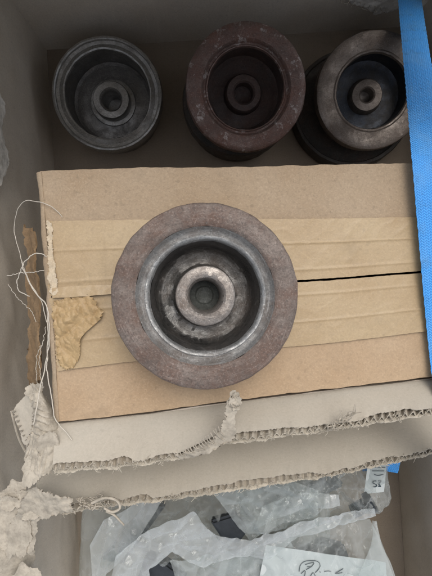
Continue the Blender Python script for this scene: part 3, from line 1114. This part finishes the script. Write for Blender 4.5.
# grey casting, left
t = back_pulley('grey cast pulley in the back corner, leftmost of the dark row', 107, 94, .580, .075, .078, (rad(9), rad(2), 0),
    [(.86, -.078), (.90, -.070), (.90, -.030), (.97, -.028), (1.0, -.020), (1.0, -.003), (.985, -.0006), (.955, 0), (.935, -.0012), (.925, -.004), (.87, -.005), (.85, -.0042), (.80, -.0022), (.775, -.003), (.765, -.006)],
    [(.765, -.006), (.75, -.045), (.70, -.048), (.50, -.047), (.34, -.044), (.30, -.044), (.30, -9), (.86, -9)],
    [(.36, -.046), (.345, -.029), (.33, -.027), (.22, -.0265), (.19, -.029), (.17, -.033), (.165, -.072), (0, -.072)],
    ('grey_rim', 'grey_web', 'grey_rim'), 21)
lathe('inner_collar', [(.0330, .0335), (.0325, .0355), (.0315, .036), (.0262, .036)], MT['grey_rim'], t, 90, .0002, 3)
# red rust, middle
back_pulley('reddish rusty pulley with flaking rim, middle of the dark row', 246.5, 88, .525, .0755, .052, (rad(14), rad(2), 0),
    [(.84, -.052), (.90, -.048), (.90, -.030), (.96, -.026), (1.0, -.018), (1.0, -.006), (.985, -.002), (.95, -.0003), (.90, 0), (.74, -.001), (.715, -.003), (.70, -.006), (.67, -.0062), (.655, -.0045), (.64, -.005), (.63, -.009)],
    [(.63, -.009), (.62, -.040), (.56, -.044), (.34, -.044), (.30, -.044), (.30, -9), (.84, -9)],
    [(.34, -.046), (.31, -.031), (.29, -.029), (.20, -.0285), (.17, -.031), (.16, -.05), (0, -.05)],
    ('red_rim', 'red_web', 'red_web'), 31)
back_pulley('black iron pulley lying beneath the reddish rusty one', 238, 100, .596, .078, .060, (0, 0, 0),
    [(.86, -.06), (.92, -.05), (.92, -.03), (1, -.02), (1, -.003), (.98, 0), (.7, 0), (.68, -.003)],
    [(.68, -.003), (.67, -.04), (.3, -.042), (.3, -9), (.86, -9)], [(.34, -.042), (.31, -.02), (.2, -.0185), (.16, -.02), (.16, -.05), (0, -.05)],
    ('black_iron', 'black_iron', 'black_iron'), 41)
# brown, right
back_pulley('dull brown pulley beside the blue strap, rightmost of the dark row', 373, 91, .570, .0755, .046, (rad(13), rad(-3), 0),
    [(.84, -.046), (.90, -.042), (.90, -.028), (.96, -.024), (1.0, -.017), (1.0, -.005), (.985, -.0015), (.95, -.0003), (.80, -.001), (.69, -.0025), (.665, -.0015), (.64, -.002), (.625, -.006)],
    [(.625, -.006), (.62, -.036), (.56, -.038), (.30, -.038), (.29, -.038), (.29, -9), (.84, -9)],
    [(.33, -.04), (.285, -.027), (.27, -.0255), (.15, -.025), (.125, -.0265), (.115, -.029), (.11, -.0445), (0, -.0445)],
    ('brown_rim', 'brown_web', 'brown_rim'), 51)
back_pulley('flat black pulley flange under the dull brown pulley', 352, 107, .632, .088, .026, (0, 0, 0),
    [(.9, -.026), (1, -.022), (1, -.003), (.985, 0), (.94, 0), (.92, -.002), (.86, -.003), (.6, -.003)],
    [(.6, -.003), (.59, -.018), (.3, -.018), (.3, -9), (.9, -9)], [(.33, -.019), (.31, -.004), (.2, -.003), (.18, -.006), (.18, -.02), (0, -.02)],
    ('black_iron', 'black_iron', 'black_iron'), 61)

# ------------------------------------------------------------------ blue strap
def ribbon(name, path, width_dirs, wd, th, m, n=260, k=16, seed=0):
    pts = resample(path, n)
    dirs = resample(width_dirs, n)
    vs, fs, uv = [], [], []
    s = 0
    W = k + 1
    for i, p in enumerate(pts):
        if i:
            s += (p - pts[i - 1]).length
        t = (pts[min(i + 1, n)] - pts[max(i - 1, 0)]).normalized()
        w_ = (dirs[i] - t * dirs[i].dot(t)).normalized()
        nn = w_.cross(t)
        nn = nn if nn.z > 0 else -nn
        for side in (0, 1):
            for q in range(W):
                v = q / k
                bulge = th * 0.5 * (1 - abs(2 * v - 1) ** 6)
                edge = 0.0003 * math.sin(s * 2 * math.pi / 0.003) if q in (0, k) else 0
                pos = p + w_ * (wd * v + edge * (1 if q else -1)) + nn * ((bulge + 0.0001) * (1 if side == 0 else -1) + 0.0006 * fbm(s * 20, v, seed, 2))
                vs.append(pos)
                uv.append((s, wd * v))
    for i in range(n):
        a = i * 2 * W
        b = a + 2 * W
        for q in range(k):
            fs.append((a + q, a + q + 1, b + q + 1, b + q))
            fs.append((a + W + q, b + W + q, b + W + q + 1, a + W + q + 1))
        fs.append((a, b, b + W, a + W))
        fs.append((a + k, a + W + k, b + W + k, b + k))
    fs.append(tuple(range(k, -1, -1)) + tuple(W + q for q in range(W)))
    e = n * 2 * W
    fs.append(tuple(e + q for q in range(W)) + tuple(e + W + q for q in range(k, -1, -1)))
    return mesh(name, vs, fs, MT[m], None, 60, uv)


wx = P(300, 288, .4) - P(200, 288, .4)
sp = [P(394, -50, .640), P(398, 0, .552), P(405, 80, .450), P(410.5, 145, .396), P(412.6, 168, .3895), P(417, 220, .391), P(423, 290, .394), P(431, 370, .396), P(436, 396, .385),
      P(441, 424, .371), P(452, 470, .374), P(452, 500, .42), P(450, 505, .50), P(445, 520, .62)]
strap = ribbon('strap', sp, [wx] * 3, 0.0300, 0.0016, 'strap')
tag(strap, 'bright blue woven webbing strap lying over the carton at the right edge', 'strap')
# the other end of the strap, low under the lower flap
sp2 = [P(362, 462, .552), P(378, 461, .550), P(392, 463, .548), P(397, 464, .548)]
st2 = ribbon('strap', sp2, [P(384, 452, .53) - P(385, 476, .53)] * 2, 0.024, 0.0016, 'strap', 40, 8)
st2.location.y -= 0.012
tag(st2, 'short end of blue strap peeking from under the lower torn flap', 'strap')

# ------------------------------------------------------------------ loose string
strings = [
    ('thin pale thread looping up over the carton corner', [P(74, 222, .386), P(66, 220, .383), P(54, 209, .378), P(40, 202, .378), P(27, 201, .382), P(18, 209, .39), P(14, 228, .40), P(19, 250, .40), P(24, 268, .395), P(33, 287, .39), P(42, 303, .385), P(47, 322, .383)], .00055),
    ('pale thread curled in a small loop by the torn tape', [P(54, 262, .384), P(44, 255, .379), P(34, 254, .378), P(25, 262, .38), P(18, 278, .385), P(18, 289, .388), P(24, 294, .39), P(30, 296, .39)], .0007),
    ('short pale thread sticking out sideways over the gap', [P(7, 276, .40), P(22, 273, .395), P(36, 272, .388), P(49, 269, .383)], .00055),
    ('long pale twine running down to the crumpled corner', [P(22, 262, .395), P(28, 280, .392), P(38, 296, .386), P(46, 304, .382), P(49, 322, .380), P(49, 345, .381), P(45, 366, .383), P(40, 390, .378), P(36, 412, .374), P(33, 424, .374)], .0009),
    ('pale twine ending across the grey flap', [P(47, 306, .384), P(48, 335, .383), P(47, 362, .383), P(48, 378, .38), P(52, 400, .377), P(55, 418, .377), P(62, 428, .376), P(73, 440, .374)], .0008),
    ('thin pale thread hanging beside the long twine', [P(46, 326, .387), P(42, 345, .389), P(39, 362, .392), P(41, 378, .39), P(43, 386, .388)], .00045),
    ('faint thread lying against the left carton wall', [P(8, 284, .42), P(16, 296, .415), P(25, 305, .408), P(32, 312, .402), P(36, 322, .398)], .0004),
    ('second faint thread curling down beside the gap', [P(44, 340, .388), P(38, 352, .392), P(36, 370, .396), P(38, 388, .396)], .00045),
]
for lb_, pts, r in strings:
    q = resample(pts, 70)
    q = [p + Vector((fbm(i * .21, r * 9999, 1, 3), fbm(i * .21, r * 9999, 5, 3), fbm(i * .2, 3, r * 9999, 3))) * 0.0009 for i, p in enumerate(q)]
    tag(tube('string', q, r * 0.62, MT['string'], None, 7), lb_, 'string', 'loose threads at the torn carton edge')

# ------------------------------------------------------------------ plastic bags and what lies in them
def bag(name, label, low, high, puff, seed, m, Lf=None, Rt=None, nu=190, nv=160, amp=0.012, group=None):
    g = coons(low, high, nu, nv, Lf, Rt)
    c = g[nv // 2][nu // 2]
    t = thing(name, label, 'plastic bag', (c.x, c.y, 0.0), group='clear plastic bags of parts')
    top, bot = [], []
    for j, r_ in enumerate(g):
        v = j / nv
        a, b = [], []
        for i, p in enumerate(r_):
            u = i / nu
            e = (min(1, 6 * min(u, 1 - u)) * min(1, 6 * min(v, 1 - v)))
            dome = (4 * u * (1 - u)) ** .5 * (4 * v * (1 - v)) ** .5
            e2 = 0.25 + .75 * e
            h = (crumple(p.x, p.y, seed, .045, 2.0, .5 + seed) * .34 + crumple(p.x, p.y, seed + 7, .020, 1.6, 1.4 + seed) * .30
                 - crumple(p.x, p.y, seed + 3, .030, 2.2, 2.3 + seed) * .30 + crumple(p.x, p.y, seed + 5, .009, 1.5, seed) * .22) * e2 * amp / .012 * 3.2
            sl_ = Vector((noise.noise(Vector((p.x * 15, p.y * 15, seed))), noise.noise(Vector((p.x * 15, p.y * 15, seed + 9))), 0)) * 0.006
            a.append(p + sl_ + Vector((0, 0, dome * puff + h)))
            b.append(p + sl_ * .5 + Vector((0, 0, -dome * puff * 0.9 - 0.002 + h * 0.3)))
        top.append(a)
        bot.append(b)
    W = nu + 1
    vs = [p for r_ in top for p in r_] + [p for r_ in bot for p in r_]
    o = W * (nv + 1)
    for j in range(nv + 1):
        for i in range(W):
            if j in (0, nv) or i in (0, nu):
                vs[o + j * W + i] = vs[j * W + i] - Vector((0, 0, 0.0006))
    fs = []
    for j in range(nv):
        for i in range(nu):
            e = j * W + i
            fs += [(e, e + 1, e + W + 1, e + W), (o + e, o + e + W, o + e + W + 1, o + e + 1)]
    rim = list(range(W)) + [j * W + nu for j in range(1, nv + 1)] + [nv * W + i for i in range(nu - 1, -1, -1)] + [j * W for j in range(nv - 1, 0, -1)]
    for e, f2 in zip(rim, rim[1:] + rim[:1]):
        fs.append((f2, e, e + o, f2 + o))
    mesh('film', vs, fs, MT[m], t, 28)
    return t


def fold(parent, low, high, seed, m='film_milky', nu=120, nv=16, amp=.003):
    g = coons(low, high, nu, nv)
    for j, r_ in enumerate(g):
        v = j / nv
        for i, p in enumerate(r_):
            r_[i] = p + Vector((0, 0, 0.0015 * math.sin(math.pi * v) ** .8 + amp * 45 * (crumple(p.x, p.y, seed, .030, 1.8, seed) - .6 * crumple(p.x, p.y, seed + 2, .014, 1.6, seed + 1) + .5 * crumple(p.x, p.y, seed + 4, .008, 1.5, seed))))
    return sheet('fold', g, 0.0004, MT[m], parent, 28)


b1 = bag('plastic_bag', 'crumpled clear bag at the left with two dark pieces showing', [P(84, 660, .62), P(210, 670, .56), P(330, 650, .57)],
         [P(88, 492, .61), P(200, 462, .61), P(330, 448, .61)], .03, 3, 'film', [P(84, 660, .62), P(80, 590, .62), P(82, 540, .62), P(88, 492, .61)])
fold(b1, poly([P(150, 610, .54), P(150, 566, .536), P(172, 552, .534), P(204, 566, .535), P(236, 556, .534), P(268, 556, .53), P(300, 536, .526), P(352, 521, .522), P(376, 516, .522)]),
     poly([P(106, 610, .54), P(116, 556, .534), P(150, 528, .532), P(194, 512, .528), P(214, 534, .528), P(252, 540, .526), P(290, 524, .522), P(346, 512, .52), P(374, 508, .52)]), 4, nv=60, nu=220, amp=.009)
fold(b1, poly([P(250, 540, .54), P(262, 534, .538), P(284, 522, .534), P(318, 516, .53)]), poly([P(200, 476, .55), P(236, 476, .548), P(250, 466, .545), P(284, 478, .54), P(318, 490, .535)]), 9, 'film', nu=90, nv=70, amp=.008)
fold(b1, poly([P(96, 620, .575), P(106, 575, .575), P(132, 548, .57), P(150, 520, .565)]), poly([P(90, 545, .58), P(104, 520, .58), P(134, 504, .575), P(170, 486, .57)]), 17, 'film_milky', nu=80, nv=50, amp=.007)
fold(b1, poly([P(190, 620, .54), P(250, 590, .54), P(300, 560, .535)]), poly([P(170, 560, .545), P(220, 552, .54), P(290, 540, .53)]), 23, 'film', nu=100, nv=60, amp=.008)
fold(b1, poly([P(252, 528, .54), P(300, 508, .535), P(340, 506, .53)]), poly([P(262, 506, .54), P(300, 492, .535), P(338, 494, .53)]), 29, 'film_milky', nu=90, nv=30, amp=.006)
b3 = bag('plastic_bag', 'crumpled clear bag with a printed label under the lower flap', [P(240, 530, .56), P(310, 522, .555), P(385, 506, .555)],
         [P(232, 452, .57), P(310, 446, .565), P(392, 440, .56)], .022, 8, 'film', None, [P(385, 506, .555), P(392, 498, .55), P(386, 470, .55), P(392, 440, .56)], nu=150, nv=110)
b2 = bag('plastic_bag', 'milky bag at the front holding a paper note with handwriting', [P(190, 690, .55), P(300, 690, .53), P(410, 680, .54)],
         [P(222, 560, .545), P(300, 527, .535), P(372, 522, .54)], .02, 14, 'film', None, [P(410, 680, .54), P(402, 600, .54), P(386, 550, .54), P(372, 522, .54)], amp=.008)
fold(b2, [P(352, 590, .52), P(364, 562, .52), P(372, 540, .52), P(372, 520, .522)], [P(402, 600, .525), P(392, 566, .525), P(382, 545, .522), P(376, 520, .522)], 5, 'film', 60, 16)

# dark parts in the bags
def chunk(name, label, cat, pts, d, th, m, bev=.003):
    """flat piece with a given outline, thickness and bevelled rim"""
    bm = bmesh.new()
    top = [bm.verts.new(P(x, y, d)) for x, y in pts]
    f = bm.faces.new(top)
    r_ = bmesh.ops.extrude_face_region(bm, geom=[f])
    for v in [e for e in r_['geom'] if isinstance(e, bmesh.types.BMVert)]:
        v.co.z -= th
    bmesh.ops.bevel(bm, geom=list(bm.edges), offset=bev, segments=2, affect='EDGES')
    vs = [v.co.copy() for v in bm.verts]
    bm.verts.index_update()
    fs = [tuple(v.index for v in q.verts) for q in bm.faces]
    bm.free()
    o = mesh(name, vs, fs, MT[m], None, 40)
    return tag(o, label, cat)


chunk('steel_plate', 'dark steel plate in the clear bag below the lower flap', 'metal part', [(210, 522), (236, 514), (248, 532), (238, 545), (222, 540)], .545, .014, 'dark')
chunk('steel_block', 'dark steel block under white film at the bottom edge', 'metal part', [(134, 590), (146, 556), (164, 562), (186, 578), (186, 600)], .55, .018, 'dark')
chunk('steel_bar', 'long dark steel bar deep under the left bag film', 'metal part', [(100, 560), (150, 500), (166, 506), (122, 566)], .615, .014, 'dark')
chunk('steel_wedge', 'dark steel wedge under the clear bag beside the label', 'metal part', [(300, 486), (330, 470), (345, 486), (318, 500)], .585, .012, 'dark')
chunk('steel_casting', 'wide dark steel casting lying under the middle of the bags', 'metal part', [(206, 580), (250, 556), (300, 552), (322, 540), (345, 546), (350, 560), (270, 590)], .575, .012, 'dark')
chunk('steel_bracket', 'dark bracket half hidden left of the label in the bags', 'metal part', [(262, 505), (280, 496), (292, 505), (276, 518)], .555, .012, 'dark')
# threaded stud
c0, c1 = P(352, 512, .54), P(374, 500, .535)
ax = (c1 - c0)
stud = thing('threaded_stud', 'short dark threaded stud poking out of the bag by the label', 'bolt', c0)
stud.rotation_euler = Vector((0, 0, 1)).rotation_difference(ax.normalized()).to_euler()
pr = [(0, 0), (.0075, 0)]
for k in range(14):
    pr += [(.0090, .001 + k * .0019), (.0074, .00195 + k * .0019)]
pr += [(.0078, .0285), (0, .0285)]
lathe('thread', pr, MT['dark'], stud, 32, 0, 1)
lathe('nut', [(.0092, .022), (.0145, .0222), (.0145, .0298), (.0092, .030), (.0092, .022)], MT['dark'], stud, 6, 0, 1)


def flat(name, c00, c10, c11, c01, m, parent=None, th=.0003, n=20, curl=.002):
    g = coons([c00, c10], [c01, c11], n, n)
    rough(g, curl, 14, 3)
    return sheet(name, g, th, MT[m], parent, 60), g


# paper note with handwriting
NC = (P(245, 650, .534), P(392, 662, .532), P(386, 563, .526), P(266, 545, .528))
note = thing('paper_note', 'white paper note with handwritten figures in the front bag', 'note', ((NC[0] + NC[2]) / 2))
_, ng = flat('paper', *NC, 'paper', note)


def strokes(name, lines, m, parent, r, dep, lift=.0012):
    ln = []
    for pts in lines:
        q = resample([P(x, y, dep) + Vector((0, 0, lift)) for x, y in pts], 14 if len(pts) > 2 else 3)
        ln.append((q, r, 0))
    return tubes(name, ln, MT[m], parent, 5)


strokes('handwriting', [
    [(299, 571), (300, 565), (304, 561), (311, 560), (318, 561), (320, 565), (318, 569), (315, 572)],
    [(305, 564), (310, 562.5), (314, 562), (311, 566), (306, 569)], [(307, 566), (312, 566)],
    [(301, 573), (305, 570), (304, 578)], [(309, 578), (313, 572), (316, 578)],
    [(319.5, 571), (320.2, 571.6)], [(324, 571), (328, 570.4), (331, 571)],
    [(343, 568), (338, 571), (335, 573), (342, 572)]], 'ink', note, .0005, .5275)
# printed label
LC = (P(364, 494, .536), P(384, 492, .536), P(388, 452, .536), P(369, 452, .536))
lab = thing('printed_label', 'small white label with printed bars and figures by the blue strap end', 'label', (LC[0] + LC[2]) / 2)
flat('paper', *LC, 'paper', lab, curl=.0008)
strokes('print', [[(372.5, 467), (385.0, 467)], [(372.0, 470.5), (384.0, 470.5)], [(374.0, 474), (378.0, 475), (383.0, 474)],
                  [(376.0, 480.5), (373.0, 481), (373.0, 483), (376.0, 484), (376.0, 486), (373.0, 486.5)],
                  [(378.0, 480.5), (381.0, 480.5), (378.5, 483.5), (380.5, 486), (378.0, 486)]], 'ink', lab, .0006, .5352)
